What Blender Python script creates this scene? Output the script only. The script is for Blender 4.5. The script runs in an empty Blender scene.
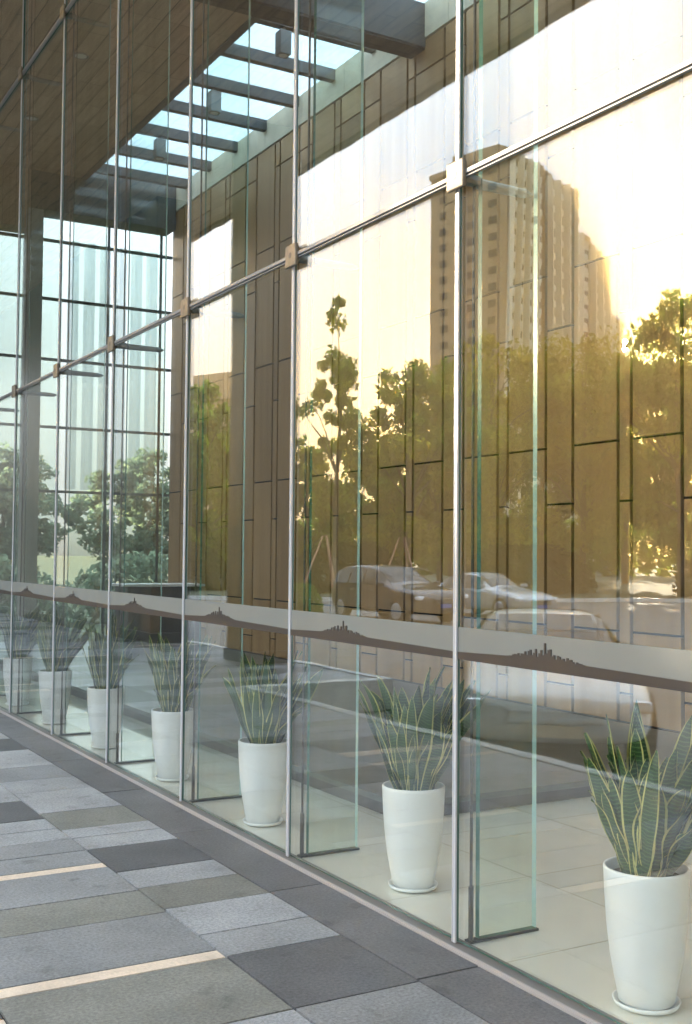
import bpy, bmesh, math, random
from math import sin, cos, pi, radians
from mathutils import Vector, Matrix, noise

random.seed(11)
sc = bpy.context.scene
C = sc.collection

# ------------------------------------------------------------------ materials
def mat(name):
    m = bpy.data.materials.new(name); m.use_nodes = True
    nt = m.node_tree; nt.nodes.clear()
    return m, nt, nt.nodes.new, nt.links.new

def pbr(name, col, rough=.5, metal=0., nscale=0., namt=0., bump=0., bscale=40., spec=.5, stretch=None, col2=None):
    m, nt, N, L = mat(name)
    out = N('ShaderNodeOutputMaterial'); p = N('ShaderNodeBsdfPrincipled')
    L(p.outputs[0], out.inputs[0])
    p.inputs['Base Color'].default_value = (*col, 1); p.inputs['Roughness'].default_value = rough
    p.inputs['Metallic'].default_value = metal; p.inputs['Specular IOR Level'].default_value = spec
    tc = N('ShaderNodeTexCoord'); mp = N('ShaderNodeMapping'); L(tc.outputs['Object'], mp.inputs[0])
    if stretch: mp.inputs['Scale'].default_value = stretch
    if namt:
        t = N('ShaderNodeTexNoise'); t.inputs['Scale'].default_value = nscale; t.inputs['Detail'].default_value = 6
        L(mp.outputs[0], t.inputs[0])
        mx = N('ShaderNodeMix'); mx.data_type = 'RGBA'
        c2 = col2 or tuple(c * (1 + namt) for c in col); c1 = tuple(c * (1 - namt) for c in col)
        mx.inputs[6].default_value = (*c1, 1); mx.inputs[7].default_value = (*c2, 1)
        r = N('ShaderNodeMapRange'); r.inputs[1].default_value = .3; r.inputs[2].default_value = .7
        L(t.outputs[0], r.inputs[0]); L(r.outputs[0], mx.inputs[0]); L(mx.outputs[2], p.inputs['Base Color'])
    if bump:
        t2 = N('ShaderNodeTexNoise'); t2.inputs['Scale'].default_value = bscale; t2.inputs['Detail'].default_value = 5
        L(mp.outputs[0], t2.inputs[0])
        b = N('ShaderNodeBump'); b.inputs['Strength'].default_value = bump; b.inputs['Distance'].default_value = .01
        L(t2.outputs[0], b.inputs['Height']); L(b.outputs[0], p.inputs['Normal'])
    return m

def glass(name, tint, r0, power, rmax=1.0, wave=0., refl=(.97, .98, 1.0)):
    """thin architectural glass: see-through, with a mirror reflection that grows towards grazing"""
    m, nt, N, L = mat(name)
    out = N('ShaderNodeOutputMaterial'); mix = N('ShaderNodeMixShader')
    tr = N('ShaderNodeBsdfTransparent'); tr.inputs[0].default_value = (*tint, 1)
    gl = N('ShaderNodeBsdfGlossy'); gl.inputs['Roughness'].default_value = 0.0; gl.inputs[0].default_value = (*refl, 1)
    lw = N('ShaderNodeLayerWeight'); lw.inputs[0].default_value = .5
    pw = N('ShaderNodeMath'); pw.operation = 'POWER'; pw.inputs[1].default_value = power
    L(lw.outputs['Facing'], pw.inputs[0])
    mr = N('ShaderNodeMapRange'); mr.inputs[3].default_value = r0; mr.inputs[4].default_value = rmax
    L(pw.outputs[0], mr.inputs[0]); L(mr.outputs[0], mix.inputs[0])
    L(tr.outputs[0], mix.inputs[1]); L(gl.outputs[0], mix.inputs[2]); L(mix.outputs[0], out.inputs[0])
    if wave:
        g2 = N('ShaderNodeNewGeometry'); m2 = N('ShaderNodeMapping'); m2.inputs['Scale'].default_value = (9, 9, .35); L(g2.outputs['Position'], m2.inputs[0])
        t2 = N('ShaderNodeTexNoise'); t2.inputs['Scale'].default_value = 2.; t2.inputs['Detail'].default_value = 5; L(m2.outputs[0], t2.inputs[0])
        r2 = N('ShaderNodeMapRange'); r2.inputs[1].default_value = .3; r2.inputs[2].default_value = .7; r2.inputs[3].default_value = .84; r2.inputs[4].default_value = 1.0
        L(t2.outputs[0], r2.inputs[0])
        v2 = N('ShaderNodeVectorMath'); v2.operation = 'SCALE'; v2.inputs[0].default_value = refl; L(r2.outputs[0], v2.inputs['Scale']); L(v2.outputs[0], gl.inputs[0])
        g = N('ShaderNodeNewGeometry')
        mp = N('ShaderNodeMapping'); mp.inputs['Scale'].default_value = (1, 1, .35); L(g.outputs['Position'], mp.inputs[0])
        t = N('ShaderNodeTexNoise'); t.inputs['Scale'].default_value = 1.3; t.inputs['Detail'].default_value = 1.5
        L(mp.outputs[0], t.inputs[0])
        b = N('ShaderNodeBump'); b.inputs['Strength'].default_value = 1.; b.inputs['Distance'].default_value = wave
        L(t.outputs[0], b.inputs['Height']); L(b.outputs[0], gl.inputs['Normal'])
    return m

def granite(name, col, speck=.5):
    m, nt, N, L = mat(name)
    out = N('ShaderNodeOutputMaterial'); p = N('ShaderNodeBsdfPrincipled'); L(p.outputs[0], out.inputs[0])
    g = N('ShaderNodeNewGeometry')
    t = N('ShaderNodeTexNoise'); t.inputs['Scale'].default_value = 70; t.inputs['Detail'].default_value = 6; t.inputs['Roughness'].default_value = .75
    t2 = N('ShaderNodeTexNoise'); t2.inputs['Scale'].default_value = 2.2; t2.inputs['Detail'].default_value = 8; t2.inputs['Roughness'].default_value = .65
    t3 = N('ShaderNodeTexNoise'); t3.inputs['Scale'].default_value = 7; t3.inputs['Detail'].default_value = 3
    for n in (t, t2, t3): L(g.outputs['Position'], n.inputs[0])
    a = N('ShaderNodeMapRange'); a.inputs[1].default_value = .3; a.inputs[2].default_value = .7; a.inputs[3].default_value = 1 - speck; a.inputs[4].default_value = 1 + speck
    L(t.outputs[0], a.inputs[0])
    b = N('ShaderNodeMapRange'); b.inputs[1].default_value = .3; b.inputs[2].default_value = .7; b.inputs[3].default_value = .74; b.inputs[4].default_value = 1.2
    L(t2.outputs[0], b.inputs[0])
    # stains: few darker blots
    c = N('ShaderNodeMapRange'); c.inputs[1].default_value = .62; c.inputs[2].default_value = .72; c.inputs[3].default_value = 1.; c.inputs[4].default_value = .68
    L(t3.outputs[0], c.inputs[0])
    # tile to tile tone
    ri = N('ShaderNodeMapRange'); ri.inputs[3].default_value = .86; ri.inputs[4].default_value = 1.14
    L(g.outputs['Random Per Island'], ri.inputs[0])
    m1 = N('ShaderNodeMath'); m1.operation = 'MULTIPLY'; L(a.outputs[0], m1.inputs[0]); L(b.outputs[0], m1.inputs[1])
    m2 = N('ShaderNodeMath'); m2.operation = 'MULTIPLY'; L(m1.outputs[0], m2.inputs[0]); L(c.outputs[0], m2.inputs[1])
    m3 = N('ShaderNodeMath'); m3.operation = 'MULTIPLY'; L(m2.outputs[0], m3.inputs[0]); L(ri.outputs[0], m3.inputs[1])
    v = N('ShaderNodeVectorMath'); v.operation = 'SCALE'; v.inputs[0].default_value = col; L(m3.outputs[0], v.inputs['Scale'])
    L(v.outputs[0], p.inputs['Base Color'])
    p.inputs['Roughness'].default_value = .55
    bp = N('ShaderNodeBump'); bp.inputs['Strength'].default_value = .25; bp.inputs['Distance'].default_value = .004
    L(t.outputs[0], bp.inputs['Height']); L(bp.outputs[0], p.inputs['Normal'])
    return m

def leafmat(name, dif, trans, namt=.35):
    m, nt, N, L = mat(name)
    out = N('ShaderNodeOutputMaterial'); mix = N('ShaderNodeMixShader'); mix.inputs[0].default_value = .55
    d = N('ShaderNodeBsdfDiffuse'); t = N('ShaderNodeBsdfTranslucent')
    g = N('ShaderNodeNewGeometry'); r = N('ShaderNodeMapRange'); r.inputs[3].default_value = 1 - namt; r.inputs[4].default_value = 1 + namt
    L(g.outputs['Random Per Island'], r.inputs[0])
    for n, c in ((d, dif), (t, trans)):
        v = N('ShaderNodeVectorMath'); v.operation = 'SCALE'; v.inputs[0].default_value = c
        L(r.outputs[0], v.inputs['Scale']); L(v.outputs[0], n.inputs[0])
    L(d.outputs[0], mix.inputs[1]); L(t.outputs[0], mix.inputs[2]); L(mix.outputs[0], out.inputs[0])
    return m

M = {}
M['pane'] = glass('facade_glass', (.938, .95, .938), .108, 4.8, .95, wave=.0016, refl=(.92, .96, 1.0))
M['fin'] = glass('fin_glass', (.905, .96, .935), .03, 4.5, .8)
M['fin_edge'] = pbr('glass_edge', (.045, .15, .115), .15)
M['fin_edge_highlight'] = pbr('glass_edge_highlight', (.42, .58, .55), .15)  # highlight along the inner fin edge, painted as a pale colour
M['endglass'] = glass('end_wall_glass', (.93, .965, .965), .04, 4.5, .8)
M['steel'] = pbr('brushed_steel', (.50, .51, .54), .4, .35, 3, .08, stretch=(1, 1, .2))
M['gasket'] = pbr('gasket', (.03, .035, .05), .5)
M['rail'] = pbr('transom_metal', (.22, .22, .225), .45, .2)
M['clamp'] = pbr('clamp_steel', (.19, .16, .12), .45, .2, 25, .3)
M['arm'] = pbr('arm_steel', (.30, .31, .31), .35, .8)
M['dark'] = pbr('dark_channel', (.018, .026, .024), .4, .4)
M['rod'] = pbr('rod', (.10, .095, .085), .4, .6)
M['frost'] = pbr('frost_film', (.145, .155, .145), .6, 0, 2, .05)
M['film'] = pbr('brown_film', (.026, .019, .015), .6)
M['bronze'] = None
M['wallback'] = pbr('wall_reveal', (.012, .010, .009), .8)
M['cornice'] = pbr('cornice_stone', (.72, .64, .47), .6, 0, 3, .12)
M['beam'] = pbr('beam_paint', (.10, .10, .10), .5, 0, 2, .1)
M['dgrey'] = pbr('fascia_dark', (.055, .045, .040), .6)
M['bar'] = pbr('end_wall_bar', (.10, .125, .13), .4, .3)
M['column'] = pbr('column_cladding', (.20, .19, .17), .5, 0, 2, .1)
M['darkstone'] = pbr('dark_stone', (.035, .032, .028), .35, 0, 4, .25)
M['white'] = pbr('white_paint', (.80, .80, .78), .55)
M['pot'] = pbr('white_ceramic', (.84, .86, .84), .28, 0, 6, .03)
M['soil'] = pbr('soil', (.035, .025, .018), .95, 0, 60, .5, .8, 80)
M['lamp'] = pbr('downlight_glass', (.75, .75, .70), .3)
M['spotbox'] = pbr('spot_grey', (.24, .26, .26), .45)
M['plinth'] = pbr('plinth_stone', (.12, .125, .115), .35, 0, 5, .2)
M['asphalt'] = pbr('asphalt', (.13, .125, .115), .85, 0, 2, .25, .4, 90)
M['earth'] = pbr('earth', (.06, .065, .03), .95, 0, .8, .4)
M['kerb'] = granite('kerb_granite', (.55, .54, .50), .2)
M['bark'] = pbr('bark', (.10, .075, .05), .9, 0, 8, .35, .8, 20, stretch=(1, 1, .2))
M['stake'] = pbr('stake_wood', (.46, .25, .16), .8, 0, 10, .2)
M['leafA'] = leafmat('leaf_deep', (.09, .11, .02), (.30, .38, .04))
M['leafB'] = leafmat('leaf_light', (.11, .12, .02), (.55, .42, .03))
M['leafC'] = leafmat('leaf_olive', (.10, .10, .022), (.32, .40, .05))
M['leafD'] = leafmat('leaf_dark', (.05, .075, .018), (.16, .24, .03))
M['leafE'] = leafmat('leaf_gold', (.13, .13, .02), (.55, .50, .05))
M['leafP'] = leafmat('leaf_pale', (.12, .15, .11), (.22, .27, .18))
M['hedge'] = leafmat('leaf_hedge', (.03, .045, .014), (.06, .08, .015))
M['grass'] = leafmat('leaf_bush', (.10, .17, .03), (.20, .28, .04))
M['tyre'] = pbr('rubber', (.02, .02, .02), .8)
M['rim'] = pbr('alloy', (.6, .6, .62), .3, .8)
M['carglass'] = pbr('car_glass', (.012, .018, .02), .08, 0, spec=.4)
M['paint_white'] = pbr('paint_white', (.80, .83, .80), .18, 0, spec=.8)
M['paint_silver'] = pbr('paint_silver', (.36, .37, .38), .2, .3, spec=.8)
M['paint_dark'] = pbr('paint_dark', (.05, .05, .055), .15, .2, spec=.8)
M['chrome'] = pbr('chrome', (.8, .8, .8), .12, 1.)
M['headlamp'] = pbr('headlamp', (.85, .87, .9), .08, .3, spec=1.)
M['plate'] = pbr('plate_blue', (.05, .13, .40), .4)
M['grille'] = pbr('grille', (.02, .02, .022), .4)
M['tower'] = pbr('tower_shade_tone', (.40, .27, .15), .8, 0, .4, .12)  # shade of the end face is put into this brown
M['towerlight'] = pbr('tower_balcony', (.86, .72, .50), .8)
M['towerfront_lit'] = pbr('tower_front_lit_tone', (.90, .74, .50), .8)  # sunlit look of the front painted in as a paler, golden tone
M['window'] = pbr('tower_window', (.02, .022, .025), .15, 0, spec=.5)
M['louvre'] = glass('frosted_blade', (.80, .83, .84), .05, 4, .5)
M['counter'] = pbr('counter_dark', (.06, .06, .055), .3)

def mk_bronze():
    m, nt, N, L = mat('bronze_panel')
    out = N('ShaderNodeOutputMaterial'); p = N('ShaderNodeBsdfPrincipled'); L(p.outputs[0], out.inputs[0])
    g = N('ShaderNodeNewGeometry')
    mp = N('ShaderNodeMapping'); mp.inputs['Scale'].default_value = (5, 5, .25); L(g.outputs['Position'], mp.inputs[0])
    t = N('ShaderNodeTexNoise'); t.inputs['Scale'].default_value = 1.; t.inputs['Detail'].default_value = 4; L(mp.outputs[0], t.inputs[0])
    mx = N('ShaderNodeMix'); mx.data_type = 'RGBA'
    mx.inputs[6].default_value = (.32, .185, .08, 1); mx.inputs[7].default_value = (.60, .375, .17, 1)
    ad = N('ShaderNodeMath'); ad.operation = 'MULTIPLY_ADD'; ad.inputs[1].default_value = .8
    sh = N('ShaderNodeMapRange'); sh.inputs[3].default_value = -.15; sh.inputs[4].default_value = .35
    L(g.outputs['Random Per Island'], sh.inputs[0]); L(t.outputs[0], ad.inputs[0]); L(sh.outputs[0], ad.inputs[2])
    L(ad.outputs[0], mx.inputs[0]); L(mx.outputs[2], p.inputs['Base Color'])
    p.inputs['Metallic'].default_value = .25; p.inputs['Roughness'].default_value = .42
    return m
M['bronze'] = mk_bronze()

def mk_wood():
    m, nt, N, L = mat('soffit_planks')
    out = N('ShaderNodeOutputMaterial'); p = N('ShaderNodeBsdfPrincipled'); L(p.outputs[0], out.inputs[0])
    g = N('ShaderNodeNewGeometry'); sp = N('ShaderNodeSeparateXYZ'); L(g.outputs['Position'], sp.inputs[0])
    cb = N('ShaderNodeCombineXYZ'); L(sp.outputs['Y'], cb.inputs[0]); L(sp.outputs['X'], cb.inputs[1])
    b = N('ShaderNodeTexBrick'); L(cb.outputs[0], b.inputs[0])
    b.inputs['Scale'].default_value = 1; b.inputs['Brick Width'].default_value = 1.5; b.inputs['Row Height'].default_value = .22
    b.inputs['Mortar Size'].default_value = .006; b.inputs['Color1'].default_value = (.46, .31, .20, 1)
    b.inputs['Color2'].default_value = (.58, .395, .26, 1); b.inputs['Mortar'].default_value = (.16, .11, .08, 1)
    mp = N('ShaderNodeMapping'); mp.inputs['Scale'].default_value = (20, 1.2, 1); L(g.outputs['Position'], mp.inputs[0])
    t = N('ShaderNodeTexNoise'); t.inputs['Scale'].default_value = 1.5; t.inputs['Detail'].default_value = 5; L(mp.outputs[0], t.inputs[0])
    r = N('ShaderNodeMapRange'); r.inputs[1].default_value = .3; r.inputs[2].default_value = .7; r.inputs[3].default_value = .8; r.inputs[4].default_value = 1.2
    L(t.outputs[0], r.inputs[0])
    v = N('ShaderNodeVectorMath'); v.operation = 'SCALE'; L(b.outputs['Color'], v.inputs[0]); L(r.outputs[0], v.inputs['Scale'])
    L(v.outputs[0], p.inputs['Base Color']); p.inputs['Roughness'].default_value = .5
    return m
M['wood'] = mk_wood()

def mk_floor():
    m, nt, N, L = mat('cream_tiles')
    out = N('ShaderNodeOutputMaterial'); p = N('ShaderNodeBsdfPrincipled'); L(p.outputs[0], out.inputs[0])
    g = N('ShaderNodeNewGeometry')
    b = N('ShaderNodeTexBrick'); L(g.outputs['Position'], b.inputs[0]); b.offset = 0
    b.inputs['Scale'].default_value = 1; b.inputs['Brick Width'].default_value = .9; b.inputs['Row Height'].default_value = .9
    b.inputs['Mortar Size'].default_value = .005; b.inputs['Color1'].default_value = (.76, .74, .64, 1)
    b.inputs['Color2'].default_value = (.81, .79, .69, 1); b.inputs['Mortar'].default_value = (.60, .58, .47, 1)
    t = N('ShaderNodeTexNoise'); t.inputs['Scale'].default_value = 3; t.inputs['Detail'].default_value = 8; L(g.outputs['Position'], t.inputs[0])
    r = N('ShaderNodeMapRange'); r.inputs[1].default_value = .3; r.inputs[2].default_value = .7; r.inputs[3].default_value = .93; r.inputs[4].default_value = 1.05
    L(t.outputs[0], r.inputs[0])
    v = N('ShaderNodeVectorMath'); v.operation = 'SCALE'; L(b.outputs['Color'], v.inputs[0]); L(r.outputs[0], v.inputs['Scale'])
    L(v.outputs[0], p.inputs['Base Color']); p.inputs['Roughness'].default_value = .08
    return m
M['floor'] = mk_floor()

def mk_sky_glass():
    m, nt, N, L = mat('skylight_glass')
    out = N('ShaderNodeOutputMaterial'); mix = N('ShaderNodeMixShader'); mix.inputs[0].default_value = .55
    a = N('ShaderNodeBsdfTransparent'); a.inputs[0].default_value = (.54, .61, .64, 1)
    b = N('ShaderNodeBsdfTranslucent'); b.inputs[0].default_value = (.54, .61, .64, 1)
    g = N('ShaderNodeNewGeometry'); t = N('ShaderNodeTexNoise'); t.inputs['Scale'].default_value = .8; t.inputs['Detail'].default_value = 6
    L(g.outputs['Position'], t.inputs[0])
    r = N('ShaderNodeMapRange'); r.inputs[1].default_value = .35; r.inputs[2].default_value = .65; r.inputs[3].default_value = .3; r.inputs[4].default_value = .6
    L(t.outputs[0], r.inputs[0]); L(r.outputs[0], mix.inputs[0])
    L(a.outputs[0], mix.inputs[1]); L(b.outputs[0], mix.inputs[2]); L(mix.outputs[0], out.inputs[0])
    return m
M['skyglass'] = mk_sky_glass()

def mk_leaf_core():
    m, nt, N, L = mat('snake_leaf_core')
    out = N('ShaderNodeOutputMaterial'); p = N('ShaderNodeBsdfPrincipled'); L(p.outputs[0], out.inputs[0])
    uv = N('ShaderNodeUVMap'); sp = N('ShaderNodeSeparateXYZ'); L(uv.outputs[0], sp.inputs[0])
    tc = N('ShaderNodeTexCoord')
    n = N('ShaderNodeTexNoise'); n.inputs['Scale'].default_value = 14; n.inputs['Detail'].default_value = 3; L(tc.outputs['Object'], n.inputs[0])
    ma = N('ShaderNodeMath'); ma.operation = 'MULTIPLY_ADD'; ma.inputs[1].default_value = .03; L(n.outputs[0], ma.inputs[0]); L(sp.outputs['Y'], ma.inputs[2])
    mu = N('ShaderNodeMath'); mu.operation = 'MULTIPLY'; mu.inputs[1].default_value = 400; L(ma.outputs[0], mu.inputs[0])
    si = N('ShaderNodeMath'); si.operation = 'SINE'; L(mu.outputs[0], si.inputs[0])
    r = N('ShaderNodeMapRange'); r.inputs[1].default_value = .1; r.inputs[2].default_value = 1.; L(si.outputs[0], r.inputs[0])
    mx = N('ShaderNodeMix'); mx.data_type = 'RGBA'; L(r.outputs[0], mx.inputs[0])
    mx.inputs[6].default_value = (.016, .052, .012, 1); mx.inputs[7].default_value = (.060, .130, .034, 1)
    L(mx.outputs[2], p.inputs['Base Color']); p.inputs['Roughness'].default_value = .5; p.inputs['Specular IOR Level'].default_value = .3
    return m
M['leafcore'] = mk_leaf_core()
M['leafrim'] = pbr('snake_leaf_margin', (.46, .43, .13), .5, 0, 12, .2)

# ------------------------------------------------------------------ mesh helper
class MB:
    def __init__(s): s.v = []; s.f = []; s.m = []; s.uv = None
    def quad(s, pts, mi=0):
        b = len(s.v); s.v += [tuple(p) for p in pts]; s.f.append(tuple(range(b, b + len(pts)))); s.m.append(mi)
    def box(s, x0, x1, y0, y1, z0, z1, mi=0, T=None):
        b = len(s.v)
        P = [(x0, y0, z0), (x1, y0, z0), (x1, y1, z0), (x0, y1, z0), (x0, y0, z1), (x1, y0, z1), (x1, y1, z1), (x0, y1, z1)]
        if T: P = [tuple(T(Vector(p))) for p in P]
        s.v += P
        fs = [(0, 3, 2, 1), (4, 5, 6, 7), (0, 1, 5, 4), (1, 2, 6, 5), (2, 3, 7, 6), (3, 0, 4, 7)]
        mis = mi if isinstance(mi, (list, tuple)) else [mi] * 6
        for q, k in zip(fs, mis): s.f.append(tuple(b + i for i in q)); s.m.append(k)
    def tube(s, a, c, r0, r1=None, n=8, mi=0, cap=True):
        a = Vector(a); c = Vector(c); r1 = r0 if r1 is None else r1
        d = (c - a).normalized(); u = d.orthogonal().normalized(); w = d.cross(u); b = len(s.v)
        for p, r in ((a, r0), (c, r1)):
            for i in range(n):
                t = 2 * pi * i / n; s.v.append(tuple(p + u * (r * cos(t)) + w * (r * sin(t))))
        for i in range(n):
            j = (i + 1) % n; s.f.append((b + i, b + j, b + n + j, b + n + i)); s.m.append(mi)
        if cap:
            s.f.append(tuple(b + i for i in reversed(range(n)))); s.m.append(mi)
            s.f.append(tuple(b + n + i for i in range(n))); s.m.append(mi)
    def lathe(s, prof, n=40, mi=0, o=(0, 0, 0)):
        b = len(s.v)
        for r, z in prof:
            for i in range(n):
                t = 2 * pi * i / n; s.v.append((o[0] + r * cos(t), o[1] + r * sin(t), o[2] + z))
        for k in range(len(prof) - 1):
            for i in range(n):
                j = (i + 1) % n; s.f.append((b + k * n + i, b + k * n + j, b + (k + 1) * n + j, b + (k + 1) * n + i)); s.m.append(mi)
    def build(s, name, mats, parent=None, smooth=False, bevel=0., recalc=False):
        me = bpy.data.meshes.new(name); me.from_pydata(s.v, [], s.f)
        for k in (mats if isinstance(mats, (list, tuple)) else [mats]): me.materials.append(k)
        me.polygons.foreach_set('material_index', s.m)
        if smooth: me.polygons.foreach_set('use_smooth', [True] * len(s.f))
        if recalc:
            bm = bmesh.new(); bm.from_mesh(me); bmesh.ops.recalc_face_normals(bm, faces=bm.faces); bm.to_mesh(me); bm.free()
        if s.uv:
            l = me.uv_layers.new(name='UVMap'); k = 0
            for p in me.polygons:
                for vi in p.vertices: l.data[k].uv = s.uv[vi]; k += 1
        me.update()
        o = bpy.data.objects.new(name, me); C.objects.link(o)
        if parent: o.parent = parent
        if bevel:
            md = o.modifiers.new('bevel', 'BEVEL'); md.width = bevel; md.segments = 2; md.limit_method = 'ANGLE'
        return o

def tag(o, label=None, cat=None, group=None, kind=None):
    if label: o['label'] = label
    if cat: o['category'] = cat
    if group: o['group'] = group
    if kind: o['kind'] = kind
    return o
def thing(name, label, cat, loc=(0, 0, 0), rz=0., group=None):
    o = bpy.data.objects.new(name, None); C.objects.link(o); o.empty_display_size = .1
    o.location = loc; o.rotation_euler = (0, 0, rz)
    return tag(o, label, cat, group, 'thing')
def link_copy(src, parent, dx=(0, 0, 0)):
    c = src.copy(); C.objects.link(c); c.parent = parent
    c.location = Vector(src.location) + Vector(dx)
    return c
def copy_tree(root, loc=None, rz=None, scale=None, label=None):
    kids = list(root.children)
    c = root.copy(); C.objects.link(c)
    if loc is not None: c.location = loc
    if rz is not None: c.rotation_euler = (0, 0, rz)
    if scale is not None: c.scale = scale if not isinstance(scale, (int, float)) else (scale,) * 3
    if label: c['label'] = label
    for k in kids:
        d = k.copy(); C.objects.link(d); d.parent = c
        for g in list(k.children):
            e = g.copy(); C.objects.link(e); e.parent = d
    return c

HAZE = .00045
H1, H2, HT = 3.185, 6.375, 8.0
W, Y0 = 1.5008, 3.852
KS = list(range(-5, 11))
LOB0, LOB1 = Y0 - 5 * W - .25, 19.1

# ------------------------------------------------------------------ ground, plaza, road
g = MB(); g.quad([(-600, -600, -.44), (600, -600, -.44), (600, 600, -.44), (-600, 600, -.44)])
tag(g.build('ground', M['earth']), kind='structure')
g = MB()
g.box(-60, -3.02, -70, 12.6, -.43, -.40); g.box(-60, -5.22, 12.6, 110, -.43, -.40)
tag(g.build('road', M['asphalt']), kind='structure')
g = MB()
vp = [(-9, 52), (-24, 40.5), (-60, 25.5), (-59, 90), (-9, 90)]
bot = [(x, y, -.40) for x, y in vp]; top = [(x, y, -.27) for x, y in vp]
g.quad(top, 0)
for i in range(len(vp)): g.quad([bot[i], bot[(i + 1) % 5], top[(i + 1) % 5], top[i]], 1)
tag(g.build('verge', [M['earth'], M['kerb']], recalc=True), kind='structure')
g = MB()
for (ax, ay), (bx, by) in zip(vp[:2], vp[1:3]):
    d = Vector((bx - ax, by - ay, 0)); n = Vector((d.y, -d.x, 0)).normalized()
    if n.y > 0: n = -n
    a = Vector((ax, ay, 0)); b = Vector((bx, by, 0))
    q = [a + n * .02, b + n * .02, b + n * .2, a + n * .2]
    g.quad([(p.x, p.y, -.385) for p in q]); g.quad([(p.x, p.y, -.24) for p in q])
    for i in range(4):
        p, r = q[i], q[(i + 1) % 4]; g.quad([(p.x, p.y, -.40), (r.x, r.y, -.40), (r.x, r.y, -.24), (p.x, p.y, -.24)])
tag(g.build('verge_kerb', M['kerb'], recalc=True), kind='structure')

# pavement: granite setts in rows parallel to the glass
g = MB()
g.box(-3.0, -.055, -30, 12.6, -.40, -.012, 0); g.box(-5.05, -.055, 12.602, 60, -.40, -.012, 0)
LIGHT, GREEN, DARK, CREAM, BLUE, BORD = 1, 2, 3, 4, 5, 6
def tile(x0, x1, y0, y1, mi):
    e = .005; h = random.uniform(-.0012, .0012)
    g.box(x0 + e, x1 - e, y0 + e, y1 - e, -.011, h, mi)
explicit = {
    1: [(3.0, 3.6, BLUE), (3.6, 4.19, DARK), (4.19, 4.47, LIGHT), (4.47, 4.87, LIGHT), (4.87, 5.23, GREEN), (5.23, 5.54, LIGHT), (5.54, 6.03, DARK), (6.03, 6.30, LIGHT),
        (6.30, 6.52, LIGHT), (6.52, 6.98, GREEN), (6.98, 7.62, LIGHT), (7.62, 8.05, LIGHT), (8.05, 8.55, BLUE), (8.55, 9.3, LIGHT), (9.3, 9.9, DARK)],
    2: [(2.7, 3.6, LIGHT), (3.6, 4.18, GREEN), (4.18, 4.275, CREAM), (4.275, 4.83, BLUE), (4.83, 5.2, GREEN), (5.2, 5.66, BLUE), (5.66, 5.75, CREAM), (5.75, 6.03, BLUE),
        (6.03, 6.31, BLUE), (6.31, 6.58, LIGHT), (6.58, 6.85, LIGHT), (6.85, 7.4, DARK), (7.4, 7.95, LIGHT), (7.95, 8.4, LIGHT), (8.4, 9.0, DARK), (9.0, 9.7, LIGHT)],
    3: [(3.2, 3.9, LIGHT), (3.9, 4.0, CREAM), (4.0, 4.5, DARK), (4.5, 5.1, LIGHT), (5.1, 5.9, GREEN), (5.9, 6.6, BLUE), (6.6, 7.4, LIGHT)]}
def fill_row(x0, x1, ya, yb, seq):
    y = ya
    while y < yb - .02:
        r = random.random()
        if r < .14: d, mi = .1, CREAM
        else:
            d = random.choice([.3, .4, .5, .6]); mi = random.choice([LIGHT, LIGHT, BLUE, BLUE, GREEN, DARK, DARK])
        y1 = min(y + d, yb); tile(x0, x1, y, y1, mi); y = y1
rows = [(-.35, -.056), (-.88, -.35), (-1.79, -.88), (-2.99, -1.79), (-3.9, -3.0), (-5.0, -3.9)]
for i, (x0, x1) in enumerate(rows):
    lo, hi = (12.6, 45) if i >= 4 else (-14, 45)
    if i == 0:
        ys = [3.62 - .0 + 1.26 * k for k in range(-12, 34)]
        ys = [-14] + [y for y in ys if -13.8 < y < 44.8] + [45]
        for a, b in zip(ys, ys[1:]):
            tile(x0, x1, a, b, BORD)
        continue
    ex = explicit.get(i)
    if ex:
        fill_row(x0, x1, lo, ex[0][0], i)
        for a, b, mi in ex: tile(x0, x1, a, b, mi)
        fill_row(x0, x1, ex[-1][1], hi, i)
    else: fill_row(x0, x1, lo, hi, i)
pv = [pbr('joint_dirt', (.02, .019, .018), .9), granite('granite_light', (.25, .255, .26)), granite('granite_green', (.165, .163, .143)),
      granite('granite_dark', (.076, .076, .079), .55), granite('granite_cream', (.60, .49, .38), .2), granite('granite_blue', (.197, .20, .203)), granite('granite_border', (.108, .107, .110), .5)]
tag(g.build('pavement', pv), kind='structure')
g = MB()
g.box(-3.16, -3.005, -30, 12.45, -.399, .005); g.box(-5.21, -5.055, 12.6, 60, -.399, .005); g.box(-5.21, -3.005, 12.455, 12.595, -.399, .006)
tag(g.build('kerb', M['kerb'], bevel=.012), kind='structure')

# ------------------------------------------------------------------ lobby floor and plinth
g = MB(); g.box(.052, 4.75, LOB0 - .2, LOB1, -.4, 0)
tag(g.build('lobby_floor', M['floor']), kind='structure')
pl = thing('stone_plinth', 'low grey stone plinth along the lobby wall behind the white pots', 'plinth', (0, 0, 0))
g = MB(); g.box(.97, 4.5, 5.78, 18.9, .002, .075); g.build('plinth_base', pbr('plinth_side', (.085, .08, .075), .5, 0, 5, .2), pl)
g = MB(); g.box(.95, 4.5, 5.76, 18.9, .077, .115); g.build('plinth_top', M['plinth'], pl, bevel=.004)

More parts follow.
